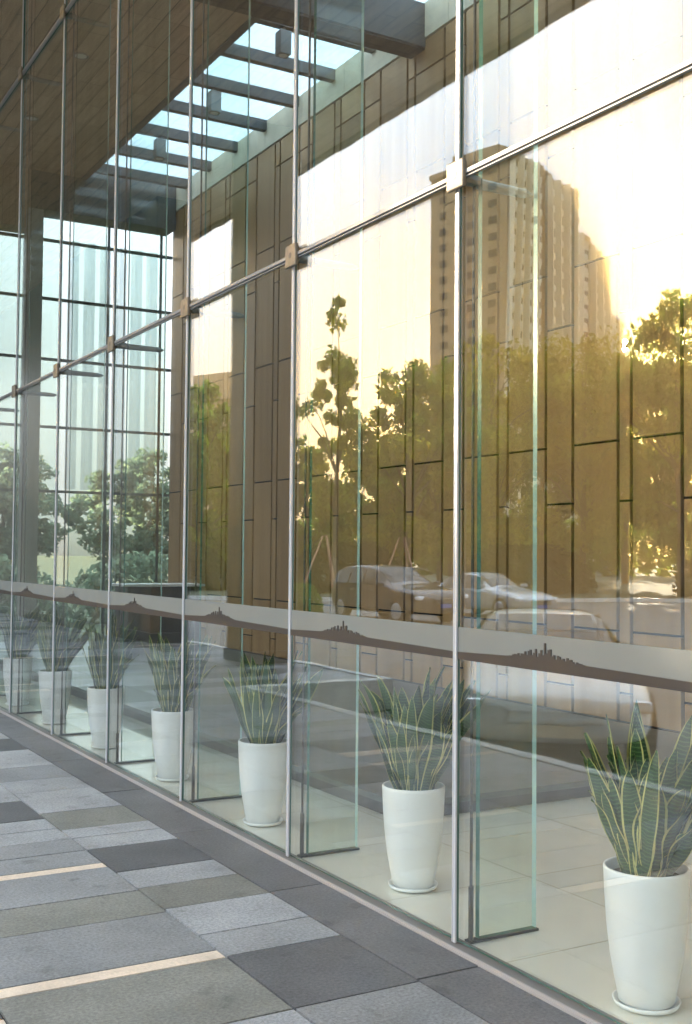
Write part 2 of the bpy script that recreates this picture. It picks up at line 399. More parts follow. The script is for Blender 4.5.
# ------------------------------------------------------------------ glass curtain wall
cw = thing('glass_curtain_wall', 'tall frameless glass facade with steel clamps and a frosted skyline band', 'glass wall', (0, 0, 0))
def pane_mesh(z0, z1, name):
    g = MB(); g.box(-.006, .006, .003, W - .003, z0, z1, [1, 1, 1, 0, 1, 0])
    return g.build(name, [M['pane'], M['fin_edge']], cw)
def skyline():
    """the strip of brown film with a small city outline rising mid-pane"""
    rnd = random.Random(5)
    g = MB(); x0, x1 = -.0135, -.0105
    prof = []
    n = 46
    for i in range(n):
        t = (i + .5) / n
        env = max(0, 1 - abs(t - .5) * 2) ** 1.25
        h = .010 + env * rnd.uniform(.014, .058)
        if i in (17, 21, 22, 25, 28): h *= 1.3
        prof.append(h)
    a, b = .70, 1.18
    ys = [a + (b - a) * i / n for i in range(n + 1)]
    pts = [(.014, 0), (W - .014, 0), (W - .014, .030)]
    for i in reversed(range(n)):
        hh = .030 + prof[i]
        pts += [(ys[i + 1], hh), (ys[i], hh)]
    pts += [(.014, .030)]
    cl = [pts[0]]
    for p in pts[1:]:
        if (abs(p[0] - cl[-1][0]) + abs(p[1] - cl[-1][1])) > 1e-6: cl.append(p)
    bz = 1.172
    A = [(x0, y, bz + z) for y, z in cl]; B = [(x1, y, bz + z) for y, z in cl]
    k = len(cl)
    g.v = A + B; g.f = [tuple(range(k))[::-1], tuple(range(k, 2 * k))] + [(i, (i + 1) % k, k + (i + 1) % k, k + i) for i in range(k)]
    g.m = [0] * len(g.f)
    return g
p_low = pane_mesh(.022, H1 - .006, 'pane'); p_mid = pane_mesh(H1 + .006, H2 - .006, 'pane'); p_top = pane_mesh(H2 + .006, HT - .01, 'pane')
gb = MB(); gb.box(-.0100, -.0065, .014, W - .014, 1.172, 1.305)
band = gb.build('frosted_band', M['frost'], p_low)
sky_o = skyline().build('skyline_film', M['film'], p_low, recalc=True)
def mull():
    g = MB()
    g.box(-.017, -.0085, -.011, .003, .016, HT - .003, 0); g.box(-.013, -.0085, .0035, .0075, .016, HT - .003, 1); g.box(-.016, -.0085, .008, .0135, .016, HT - .003, 0)
    return g.build('mullion', [M['steel'], M['gasket']], cw)
def transom(z):
    g = MB()
    g.box(-.030, -.0085, .016, W - .014, z - .006, z + .014, 0); g.box(-.022, -.0085, .016, W - .014, z - .0115, z - .0065, 1); g.box(-.026, -.0085, .016, W - .014, z - .019, z - .012, 0)
    return g.build('transom', [M['rail'], M['gasket']], cw, bevel=.003)
def clamp(z):
    g = MB(); g.box(-.046, -.026, -.080, .040, z - .060, z + .060)
    c = g.build('clamp', M['clamp'], cw, bevel=.006)
    g = MB(); g.box(-.0255, -.0185, -.07, .03, z - .05, z + .05); g.build('clamp_neck', M['rod'], c)
    g = MB(); g.lathe([(0, 0), (.016, 0), (.018, -.003)], 12); bo = g.build('bolt', M['rod'], c); bo.rotation_euler = (0, -pi / 2, 0); bo.location = (-.0468, -.021, z)
    return c
def arm(z):
    g = MB()
    g.tube((.008, 0, z), (.09, 0, z), .028, .024, 10); g.tube((.09, .02, z), (.36, .02, z), .024, .02, 10); g.tube((.36, .02, z), (.40, .02, z), .02, .008, 10)
    return g.build('spider_arm', M['arm'], cw, smooth=False)
def fin():
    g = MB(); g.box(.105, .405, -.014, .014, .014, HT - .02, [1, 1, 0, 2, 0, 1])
    f = g.build('fin', [M['fin'], M['fin_edge'], M['fin_edge_highlight']], cw)
    g = MB(); g.box(.055, .415, -.02, .02, .002, .012); g.build('fin_shoe', M['dark'], f)
    return f
def rod():
    g = MB(); g.tube((.072, 0, .003), (.072, 0, .23), .011, n=10); g.tube((.072, 0, .23), (.072, 0, HT - .01), .0065, n=8)
    return g.build('tension_rod', M['rod'], cw)
mu = mull(); tr1 = transom(H1); tr2 = transom(H2); c1 = clamp(H1); c2 = clamp(H2); a1 = arm(H1); a2 = arm(H2); fi = fin(); ro = rod()
protos = [p_low, p_mid, p_top, mu, tr1, tr2, c1, c2, a1, a2, fi, ro]
rt = random.Random(3)
for n, k in enumerate(KS):
    y = Y0 + k * W
    for p in protos:
        if k == KS[-1] and p.name.split('.')[0] in ('pane', 'transom'): continue
        if n == 0: p.location = (0, y, 0); o = p
        else:
            o = p.copy(); C.objects.link(o); o.parent = cw; o.location = (0, y, 0)
            for ch in p.children:
                d = ch.copy(); C.objects.link(d); d.parent = o
        if p.name.split('.')[0] == 'pane': o.rotation_euler = (0, rt.uniform(-.0009, .0009), rt.uniform(-.0014, .0014))
g = MB(); g.box(-.053, .05, LOB0, LOB1, -.02, .004, 1); g.box(-.05, -.040, LOB0, LOB1, .0045, .014, 1); g.box(-.039, .045, LOB0, LOB1, .0045, .010, 2)
g.build('base_rail', [M['steel'], pbr('base_trim', (.30, .275, .26), .5), pbr('sealant', (.16, .15, .14), .6)], cw)

# ------------------------------------------------------------------ roof: soffit running through the glass, skylight, beams
rf = thing('entrance_roof', 'wood lined roof canopy over the glass wall with a beamed glass skylight', 'roof', (0, 0, 0))
g = MB(); g.box(-5.85, 2.85, -16, LOB1 + .7, HT, HT + .45)
g.box(-5.85, -.03, LOB1 + .7, 42, HT, HT + .45)
g.build('soffit', M['wood'], rf)
g = MB(); g.box(-5.95, -5.852, -16, 42, HT - .06, HT + .5); g.build('fascia', M['dgrey'], rf)
g = MB(); g.box(2.852, 2.95, LOB0, LOB1, HT - .02, HT + .3); g.build('skylight_trim', M['beam'], rf)
def beam(y, z0, z1, t, name='beam'):
    g = MB(); g.box(2.955, 4.598, y - t / 2, y + t / 2, z0, z1); return g.build(name, M['beam'], rf)
ysb = [12.14 + 1.05 * k for k in range(7)]
for y in ysb: beam(y, HT - .02, HT + .13, .11)
for k in range(14):
    beam(9.9 - 1.05 * k, HT - .02, HT + .13, .11)
g = MB(); g.box(2.952, 4.598, 10.98, 11.30, 7.60, 8.12, 0); g.box(1.2, 2.948, 10.98, 11.30, 7.60, 7.995, 0); g.box(1.2, 4.596, 10.99, 11.29, 7.57, 7.598, 1)
g.build('main_beam', [M['beam'], M['dgrey']], rf)
ycuts = sorted([11.14] + ysb + [9.9 - 1.05 * k for k in range(14)] + [LOB1])
for a, b in zip(ycuts, ycuts[1:]):
    g = MB(); g.box(2.953, 4.70, a + .004, b - .004, HT + .14, HT + .165); g.build('skylight_pane', M['skyglass'], rf)

# downlights in the soffit, hanging spot boxes
def downlight(x, y, lab):
    t = thing('downlight', lab, 'ceiling light', (x, y, HT), 0, 'round downlights in the wood ceiling')
    g = MB(); g.lathe([(.0, -.012), (.075, -.012)], 20); g.build('lens', M['lamp'], t)
    g = MB(); g.lathe([(.076, -.001), (.076, -.016), (.098, -.016), (.10, -.001)], 20); g.build('ring', M['rail'], t)
for i, (x, y, lab) in enumerate([(1.42, 14.2, 'small round downlight in the wood ceiling, nearer of the two by the upper rail'), (1.42, 16.65, 'small round downlight in the wood ceiling, farther of the two by the upper rail')]):
    downlight(x, y, lab)
for i, (x, y, lab) in enumerate([(3.3, 12.0, 'grey box spotlight below the skylight, nearest to the thick beam'), (3.3, 14.05, 'grey box spotlight below the skylight, middle one of three'), (3.3, 16.07, 'grey box spotlight below the skylight, farthest from the thick beam')]):
    yb = min(ysb, key=lambda q: abs(q - y))
    t = thing('spotlight_box', lab, 'spotlight', (x, yb, HT - .02), 0, 'box spotlights under the skylight beams')
    g = MB(); g.box(-.075, .075, -.075, .075, -.34, -.05); g.build('housing', M['spotbox'], t, bevel=.006)
    g = MB(); g.tube((0, 0, -.049), (0, 0, -.001), .03); g.build('bracket', M['dgrey'], t)
    g = MB(); g.lathe([(0, -.342), (.055, -.342)], 16); g.build('lens', M['lamp'], t)

# ------------------------------------------------------------------ bronze panelled wall
wl = thing('panelled_wall', 'bronze panelled lobby wall with dark joints under a pale stone cornice', 'wall', (0, 0, 0))
g = MB(); g.box(4.64, 5.1, LOB0 - .2, LOB1 + .1, -.4, 8.0); g.build('wall_core', M['wallback'], wl)
g = MB(); y = 7.6 - 1.8 * 7
while y < LOB1 - .05:
    for a, b, off in ((0, .17, 1), (.17, .79, 0), (.79, 1.19, 1), (1.19, 1.8, 0)):
        ya, yb = y + a + .021, min(y + b - .021, LOB1 - .01)
        if yb - ya < .03 or ya < LOB0: continue
        zs = ([.92, 2.67, 4.41, 6.16] + ([7.33] if a > 1 else []) if off == 0 else [.36, 2.11, 3.85, 5.6, 7.33])
        zs = [.1] + zs + [7.70]
        for z0, z1 in zip(zs, zs[1:]): g.box(4.60, 4.638, ya, yb, z0 + .011, z1 - .011, 0)
    y += 1.8
g.build('cladding', M['bronze'], wl)
g = MB(); yy = LOB0
while yy < LOB1: g.box(4.585, 4.70, yy + .003, min(yy + 1.197, LOB1), 7.71, 8.13); yy += 1.2
g.build('cornice', M['cornice'], wl)
g = MB(); g.box(4.605, 4.638, LOB0, LOB1, .004, .10); g.build('skirting', M['darkstone'], wl)

# ------------------------------------------------------------------ glazed end wall
ew = thing('glazed_end_wall', 'far end wall of clear glazing with dark grey transoms and posts', 'glass wall', (0, 0, 0))
g = MB(); g.box(.05, 4.58, LOB1 + .02, LOB1 + .032, .01, 7.3); g.build('end_glass', M['endglass'], ew)
for z in (2.62, 3.71, 4.86, 5.89, 6.89):
    g = MB(); g.box(.05, 4.58, LOB1 - .05, LOB1 + .015, z - .022, z + .022); g.build('transom', M['bar'], ew)
for x in (.45, 1.30, 3.40, 4.36):
    g = MB(); g.box(x - .022, x + .022, LOB1 - .07, LOB1 - .053, .01, 7.3); g.build('post', M['bar'], ew)
g = MB(); g.box(1.93, 2.18, LOB1 - .35, LOB1 - .08, 0.001, 7.3); g.build('column', pbr('pale_column', (.44, .43, .40), .5), ew)
for i in range(6):
    x = 2.68 + .28 * i
    g = MB(); g.box(x, x + .13, LOB1 - .30, LOB1 - .08, 2.66, 6.86); g.build('louvre_blade', M['louvre'], ew)
g = MB(); g.box(.05, 2.0, LOB1 - .18, LOB1 + .3, 7.02, 7.995); g.build('bulkhead', M['wood'], ew)
g = MB(); g.box(2.002, 4.58, LOB1 - .18, LOB1 + .3, 7.36, 8.13); g.build('end_beam', M['beam'], ew)
sw = thing('end_wall', 'plain stone wall closing the near end of the lobby', 'wall')
g = MB(); g.box(-.03, 4.63, LOB0 - .35, LOB0 - .05, -.4, 8.0); g.build('wall_body', M['column'], sw)
ct = thing('reception_counter', 'dark reception counter with a pale top at the far end of the lobby', 'counter', (3.7, 17.2, .117))
g = MB(); g.box(-.6, .6, -.3, .3, 0, .95); g.build('counter_body', M['counter'], ct, bevel=.01)
g = MB(); g.box(-.66, .66, -.36, .36, .952, .99); g.build('counter_top', M['white'], ct, bevel=.004)

# ------------------------------------------------------------------ portico columns on the pavement
t = thing('canopy_column', 'dark stone canopy column mirrored in the glass left of the central pane', 'column', (-4.62, 15.43, .002))
g = MB(); g.box(-.325, .325, -.43, .43, .18, 7.99); g.build('shaft', M['darkstone'], t, bevel=.01)
g = MB(); g.box(-.36, .36, -.465, .465, 0, .178); g.build('base', M['darkstone'], t, bevel=.01)
t = thing('wing_wall', 'dark stone side wall under the canopy mirrored left of the narrow sky gap', 'wall', (-4.62, 19.12, .002))
g = MB(); g.box(-.325, .325, 0, 70, .18, 7.99); g.build('wall_body', M['darkstone'], t, bevel=.01)
g = MB(); g.box(-.36, .36, -.03, 70, 0, .178); g.build('base', M['darkstone'], t, bevel=.01)

# ------------------------------------------------------------------ potted snake plants
def leaf(g, base, az, lean, L, wid, bend, twist, rnd):
    n = 14; b0 = len(g.v)
    side_dir = Vector((cos(az), sin(az), 0))
    pos = Vector(base); ang = lean; ph = rnd.uniform(0, 6)
    fa = az + pi / 2 + rnd.uniform(-.8, .8)
    for i in range(n + 1):
        t = i / n
        if i: 
            ang = lean + bend * t * t
            pos = pos + (Vector((0, 0, cos(ang))) + side_dir * sin(ang)) * (L / n)
        w = wid * (.42 + .58 * min(1, t / .45)) if t < .5 else wid * max(.02, (1 - ((t - .5) / .5) ** 2.0)) ** .75
        a = fa + twist * t
        across = Vector((cos(a), sin(a), 0)); tang = (Vector((0, 0, cos(ang))) + side_dir * sin(ang))
        across = (across - tang * across.dot(tang)).normalized(); nor = tang.cross(across)
        for j, s in enumerate((-1, -.83, 0, .83, 1)):
            wav = .009 * sin(ph + t * 11 + s) * abs(s)
            cup = .30 * w * (s * s)
            p = pos + across * (w * .5 * s) + nor * (cup * .5 + wav)
            if p.x < 0: p.x = -LIM * (1 - math.exp(p.x / LIM))   # leaves bend back before the pane
            g.v.append(tuple(p)); g.uv.append((s * .5 + .5, t * L))
    for i in range(n):
        for j in range(4):
            q = b0 + i * 5 + j
            g.f.append((q, q + 1, q + 6, q + 5)); g.m.append(1 if j in (0, 3) else 0)
plabels = ['white potted snake plant standing largest and nearest at the right edge', 'white potted snake plant just left of the nearest pot, behind the central pane',
           'white potted snake plant with a dark pointed leaf top, third pot from the right', 'white potted snake plant half crossed by a mullion, fourth pot from the right',
           'white potted snake plant, fifth pot from the right, at the pavement bend of the glass', 'white potted snake plant, sixth pot from the right, small and pale behind glass',
           'white potted snake plant, farthest pot, cut by the left edge of the photo']
plabels[4] = 'small white potted snake plant crossed by a mullion, fifth pot from the right'
py = [3.02, 4.61, 6.12, 7.6, 9.1, 10.6, 12.0]; px = [.235, .285, .215, .22, .22, .22, .22]
for i in range(7):
    rnd = random.Random(40 + i); LIM = px[i] - .02
    t = thing('potted_plant', plabels[i], 'potted plant', (px[i], py[i], 0.001), 0, 'white potted snake plants behind the glass')
    g = MB(); g.lathe([(0, .004), (.095, .004), (.112, .008), (.120, .024), (.114, .025), (.110, .015), (0, .015)], 40); g.build('saucer', M['pot'], t, smooth=True)
    g = MB(); g.lathe([(0, .0165), (.092, .0165), (.099, .022), (.112, .09), (.128, .18), (.140, .28), (.147, .38), (.151, .47), (.152, .487), (.149, .492), (.143, .492), (.139, .487), (.137, .45)], 48)
    g.build('pot', M['pot'], t, smooth=True)
    g = MB(); g.lathe([(0, .458), (.06, .456), (.1365, .452)], 24); g.build('soil', M['soil'], t)
    g = MB(); g.uv = []
    nl = 58
    for q in range(nl):
        rr = math.sqrt(rnd.random()) * .085; az = rnd.uniform(0, 2 * pi)
        outer = rr / .085
        L = rnd.uniform(.38, .64) * (1.04 - .12 * outer); lean = .05 + outer * rnd.uniform(.20, .54)
        leaf(g, (rr * cos(az), rr * sin(az), .45), az + rnd.uniform(-.5, .5), lean, L, rnd.uniform(.074, .108), rnd.uniform(-.10, .42), rnd.uniform(-.9, .9), rnd)
    for q in range(4):
        az = rnd.uniform(0, 2 * pi)
        leaf(g, (.07 * cos(az), .07 * sin(az), .45), az, .5, rnd.uniform(.26, .42), .05, .45, rnd.uniform(-1, 1), rnd)
    g.build('foliage', [M['leafcore'], M['leafrim']], t, smooth=True)

# ------------------------------------------------------------------ trees across the forecourt (seen mirrored in the glass)
def make_crown(seed, R, z0, z1, clumps, per, size, sparse=0.):
    rnd = random.Random(seed); g = MB(); cents = []
    for c in range(clumps):
        for _ in range(40):
            u = Vector((rnd.uniform(-1, 1), rnd.uniform(-1, 1), rnd.uniform(-1, 1)))
            if .25 < u.length < 1: break
        zz = (u.z + 1) / 2
        wid = R * (.75 + .45 * sin(pi * min(1, zz * .9 + .15)))
        if sparse and zz > .6: wid *= .6
        n3 = .75 + .5 * noise.noise(u * 1.7 + Vector((seed, 0, 0)))
        p = Vector((u.x * wid * n3, u.y * wid * n3, z0 + (z1 - z0) * zz)); cents.append(p)
        cr = rnd.uniform(.45, 1.0) * R * .21; tone = 0 if rnd.random() < .6 else 1
        for k in range(per):
            d = Vector((rnd.gauss(0, 1), rnd.gauss(0, 1), rnd.gauss(0, .7))).normalized() * cr * rnd.random() ** .45
            q = p + d; s = size * rnd.uniform(.6, 1.35)
            a = Vector((rnd.uniform(-1, 1), rnd.uniform(-1, 1), rnd.uniform(-.6, .6))).normalized(); b = a.orthogonal().normalized()
            b = (Matrix.Rotation(rnd.uniform(0, 6.28), 3, a) @ b); a2 = a.cross(b)
            g.quad([q - b * s, q - a2 * s * .5, q + b * s, q + a2 * s * .5], tone)
    return g, cents
def make_trunk(seed, h, r, cents, z0):
    rnd = random.Random(seed); g = MB(); p = Vector((0, 0, -.05)); n = 6; pts = [p]
    for i in range(n): p = p + Vector((rnd.uniform(-.12, .12), rnd.uniform(-.12, .12), h / n)); pts.append(p)
    for i in range(n): g.tube(pts[i], pts[i + 1], r * (1 - .75 * i / n), r * (1 - .75 * (i + 1) / n), 8, cap=(i in (0, n - 1)))
    for c in rnd.sample(cents, min(14, len(cents))):
        s = pts[min(n, max(2, int(n * max(.3, min(1, (c.z - 1.2) / h)))))]
        mid = s.lerp(c, .5) + Vector((0, 0, .25))
        g.tube(s, mid, r * .32, r * .2, 6, cap=False); g.tube(mid, c, r * .2, r * .05, 6, cap=False)
    return g
TREE = {}
def tree(kind, loc, s, rz, lab, group, zs=1.):
    if kind not in TREE:
        spec = {'broad': (21, 3.7, 1.6, 9.8, 92, 120, .125, 0, 'leafB'), 'dense': (33, 3.4, 1.0, 9.0, 110, 100, .15, 0, 'leafA'),
                'pale': (33, 3.4, 1.0, 9.0, 120, 90, .17, 0, 'leafP'), 'tall': (47, 2.5, 2.6, 11.6, 56, 95, .12, 1, 'leafC'), 'olive': (58, 3.5, 1.4, 9.4, 85, 120, .125, 0, 'leafC')}[kind]
        sd, R, z0, z1, cl, per, sz, sp, mt = spec
        t = thing('broadleaf_tree', lab, 'tree', (0, 0, 0), 0, group)
        cr, cents = make_crown(sd, R, z0, z1, cl, per, sz, sp)
        cr.build('crown', [M[mt], M['leafP'] if kind == 'pale' else M['leafD' if mt == 'leafA' else 'leafE']], t)
        make_trunk(sd, z1 * .82, .17, cents, z0).build('trunk', M['bark'], t, smooth=True)
        t.location = loc; t.rotation_euler = (0, 0, rz); t.scale = (s, s, s * zs); TREE[kind] = t
        return t
    t = copy_tree(TREE[kind], loc, rz, (s, s, s * zs), lab); t['group'] = group
    return t
GT = 'trees mirrored across the forecourt'
for kind, x, y, s, zs, rz, lab in [
    ('tall', -21.7, 43.1, 1.0, 1.14, 0.4, 'tall open tree mirrored in the central pane, its loose top against pale sky'),
    ('olive', -24.8, 42.0, 1.12, 1.0, 2.0, 'olive tree mirrored just left of the dark tower face'),
    ('olive', -27.6, 43.9, 1.02, 1.18, 1.1, 'olive green tree mirrored beside the mullion clamp, left of the tower base'),
    ('broad', -31.7, 45.5, 1.12, 1.22, .2, 'yellow green tree mirrored in front of the tallest apartment tower'),
    ('broad', -36.3, 44.0, 1.18, 1.2, 3.3, 'yellow green tree mirrored below the sunny edge of the towers'),
    ('olive', -37.6, 38.6, 1.25, 1.25, 4.0, 'broad golden tree mirrored at the right, just right of the sun'),
    ('broad', -43.4, 38.0, 1.15, 1.22, 5.1, 'golden tree mirrored at the right edge of the photo'),
    ('dense', -21.0, 56.9, 1.1, 1.12, .0, 'green tree mirrored in the narrow sky gap beside the dark column'),
    ('dense', -18.2, 59.0, 1.0, .98, 2.2, 'dark green tree mirrored at the left of the narrow sky gap'),
    ('dense', -13.5, 60.5, 1.0, 1.0, 4.2, 'dark green tree mirrored behind the canopy columns')]:
    tree(kind, (x, y, -.3), s, rz, lab, GT, zs)
GE = 'trees outside the far end wall'
for x, y, s_, rz, lab in [(2.6, 50, .9, 0, 'pale green tree outside the far end wall, left of the thick post'), (9.5, 52, .95, 2, 'pale green tree outside the far end wall, right of the thick post'), (16.5, 54, 1.0, 4, 'pale green tree outside the far end wall, beside the bronze wall corner')]:
    tree('pale', (x, y, -.42), s_, rz, lab, GE, .8)
GB = 'second row of trees mirrored behind the forecourt'
k = 0
bl = ['low tree of the second row mirrored behind the tall open tree', 'low tree of the second row mirrored between the tall open tree and the olive tree', 'low tree of the second row mirrored behind the left foot of the tower',
      'low tree of the second row mirrored behind the tallest tower base', 'low tree of the second row mirrored behind the sunny tower edge', 'low tree of the second row mirrored behind the golden tree', 'low tree of the second row mirrored at the far right edge',
      'low tree of the second row mirrored behind the narrow sky gap', 'low tree of the second row mirrored left of the canopy columns']
for (x, y, s, zs, rz, kd) in [(-31, 63, 1.0, .95, 1, 'dense'), (-34.5, 59, 1.05, .9, 2, 'dense'), (-40, 60.5, 1.1, .95, 3, 'olive'), (-46, 59, 1.35, 1.12, 4, 'dense'), (-51, 56.5, 1.42, 1.20, 5, 'dense'), (-55.5, 53, 1.4, 1.16, 1.7, 'dense'), (-59, 47, 1.2, .95, .3, 'olive'),
                              (-27, 66, 1.1, 1., 2.7, 'dense'), (-20, 72, 1.1, .9, 3.7, 'olive')]:
    tree(kd, (x, y, -.3), s, rz, bl[k], GB, zs); k += 1
# hedge and bushes
def bush(name, loc, rx, ry, h, n, size, mt, lab, cat, group=None, seed=1):
    rnd = random.Random(seed); g = MB()
    for i in range(n):
        a = rnd.uniform(0, 2 * pi); rr = rnd.random() ** .35; zz = rnd.random()
        k = math.sqrt(max(.05, 1 - (zz * .92) ** 2.4))
        q = Vector((rx * rr * cos(a) * k, ry * rr * sin(a) * k, h * zz + rnd.uniform(-.05, .05) * h + .03))
        s = size * rnd.uniform(.6, 1.3); d = Vector((rnd.uniform(-1, 1), rnd.uniform(-1, 1), rnd.uniform(-1, 1))).normalized(); b = d.orthogonal().normalized(); c = d.cross(b)
        g.quad([q - b * s, q - c * s * .6, q + b * s, q + c * s * .6])
    t = thing(name, lab, cat, loc, 0, group); g.build('foliage', M[mt], t)
    g = MB(); g.tube((0, 0, -.05), (0, 0, h * .55), .05, .02); g.build('stem', M['bark'], t); return t
# far wood closing the view
rnd = random.Random(77); g = MB()
for i in range(26000):
    t = rnd.random(); x = -8 - 130 * t; y = 118 - 62 * t + rnd.uniform(-4, 4)
    top = 5.4 + 3.6 * noise.noise(Vector((t * 22, 3, 0))) + 2.0 * noise.noise(Vector((t * 70, 9, 0)))
    q = Vector((x, y, -.4 + max(.1, top) * rnd.random() ** .7)); sz = rnd.uniform(.25, .6)
    d = Vector((rnd.uniform(-1, 1), rnd.uniform(-1, 1), rnd.uniform(-1, 1))).normalized(); b = d.orthogonal().normalized(); c = d.cross(b)
    g.quad([q - b * sz, q - c * sz * .6, q + b * sz, q + c * sz * .6])
tag(g.build('far_wood', M['leafA']), kind='stuff')
bush('round_bush', (-14.4, 32.6, -.4), .72, .72, 1.0, 2600, .05, 'grass', 'clipped round green bush mirrored just above the frosted band', 'bush', None, 3)
hl = ['dark clipped hedge mirrored behind the parked cars', 'dark clipped hedge mirrored right of the silver sedan', 'dark clipped hedge mirrored at the right edge below the golden tree', 'dark clipped hedge mirrored left of the parked cars']
for i, (x, y, rx, ry, h) in enumerate([(-25.5, 48.5, 3.6, 1.6, 2.4), (-33, 44.2, 4.2, 1.6, 2.3), (-42, 38.6, 4.6, 1.7, 2.4), (-17.5, 54, 4.5, 1.6, 2.3)]):
    bush('clipped_hedge', (x, y, -.28), rx, ry, h, 5200, .13, 'hedge', hl[i], 'hedge', 'dark hedges behind the forecourt', 20 + i)
for i, (x, y, lab) in enumerate([(2.5, 31, 'pale hedge outside the far end wall, left part'), (10, 32, 'pale hedge outside the far end wall, right part')]):
    bush('clipped_hedge', (x, y, -.42), 3.9, 1.2, 1.9, 4200, .12, 'leafP', lab, 'hedge', 'hedges outside the far end wall', 31 + i)
# support stakes
for i, (x, y, lab) in enumerate([(-20.6, 42.2, 'tripod of wooden stakes round the tall open tree, above the dark car'), (-23.8, 40.9, 'tripod of wooden stakes round the olive tree, above the silver sedan')]):
    t = thing('tree_stakes', lab, 'tree stakes', (x, y, -.3), 0, 'wooden stakes propping the trees')
    for q in range(3):
        a = q * 2.1 + .4; g = MB(); g.tube((1.1 * cos(a), 1.1 * sin(a), 0), (.12 * cos(a), .12 * sin(a), 2.7), .045, .035); g.build('stake', M['stake'], t)

# ------------------------------------------------------------------ apartment towers far behind (mirrored)
def tower(A, B, depth, H, bays, lab):
    A = Vector((-A[0], A[1], 0)); B = Vector((-B[0], B[1], 0))
    ex = (B - A); Ls = ex.length; ex.normalize(); n = Vector((ex.y, -ex.x, 0))
    if n.dot(-A) < 0: n = -n
    t = thing('apartment_tower', lab, 'apartment tower', (A.x, A.y, -.42), 0, 'apartment towers mirrored behind the trees')
    T = lambda p: ex * p.x + n * p.y + Vector((0, 0, p.z))
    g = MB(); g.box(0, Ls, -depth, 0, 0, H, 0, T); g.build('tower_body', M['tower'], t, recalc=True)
    g = MB(); g.box(.4, Ls - .02, .003, .018, 0, H - .1, 0, T); g.build('front_lit_tone', M['towerfront_lit'], t, recalc=True)  # thin skin carrying the painted sunlit tone over the darker body
    fl = int(H / 3)
    bw = Ls / bays
    def put(name, mesh, s_, y_, z_, first):
        if first[0] is None:
            o = mesh.build(name, first[1], t, recalc=True); first[0] = o
        else:
            o = first[0].copy(); C.objects.link(o); o.parent = t
        o.location = T(Vector((s_, y_, z_))); return o
    bal = [None, M['towerlight']]; wins = {}
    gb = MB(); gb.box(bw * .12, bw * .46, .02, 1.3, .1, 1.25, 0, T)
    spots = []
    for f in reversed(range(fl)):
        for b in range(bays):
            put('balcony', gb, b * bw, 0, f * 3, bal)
            spots += [('tall', b * bw + bw * .14, 0, f * 3 + 1.3), ('wide', b * bw + bw * .56, 0, f * 3 + 1.1), ('small', b * bw + bw * .80, 0, f * 3 + 1.1)]
        for q in (.2, .5, .8): spots.append(('end', 0, -depth * q, f * 3 + 1.1))
    shp = {'tall': (0, bw * .30, .02, .08, 0, 1.45), 'wide': (0, bw * .20, .02, .08, 0, 1.75), 'small': (0, bw * .15, .02, .08, 0, 1.75), 'end': (-.08, -.02, -.9, .9, 0, 1.3)}
    rest = MB()
    for q, (kd, a, b_, c_) in enumerate(spots):
        x0, x1, y0, y1, z0, z1 = shp[kd]
        if q < 100:
            m_ = MB(); m_.box(x0, x1, y0, y1, z0, z1, 0, T); put('window', m_, a, b_, c_, wins.setdefault(kd, [None, M['window']]))
        else: rest.box(a + x0, a + x1, b_ + y0, b_ + y1, c_ + z0, c_ + z1, 0, T)
    if rest.v: rest.build('lower_window', M['window'], t, recalc=True)['kind'] = 'stuff'
    for b in range(bays):
        g = MB(); g.box(b * bw + bw * .05, b * bw + bw * .11, .02, 1.5, 0, H + .8, 0, T); g.build('facade_rib', M['towerlight'], t, recalc=True)
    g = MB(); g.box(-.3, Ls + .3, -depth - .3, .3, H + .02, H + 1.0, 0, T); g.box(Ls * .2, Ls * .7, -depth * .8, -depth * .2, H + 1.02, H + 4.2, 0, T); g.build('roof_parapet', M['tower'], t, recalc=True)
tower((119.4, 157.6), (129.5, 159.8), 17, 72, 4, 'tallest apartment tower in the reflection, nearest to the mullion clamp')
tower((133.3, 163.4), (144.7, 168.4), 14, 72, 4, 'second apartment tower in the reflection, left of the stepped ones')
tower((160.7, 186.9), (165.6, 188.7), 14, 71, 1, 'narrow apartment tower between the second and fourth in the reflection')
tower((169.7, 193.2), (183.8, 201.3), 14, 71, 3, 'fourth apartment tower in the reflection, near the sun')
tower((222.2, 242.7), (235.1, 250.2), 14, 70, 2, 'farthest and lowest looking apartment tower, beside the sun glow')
tower((56.6, 134), (70, 140), 12, 22, 3, 'low pinkish block in the narrow sky gap above the green tree')

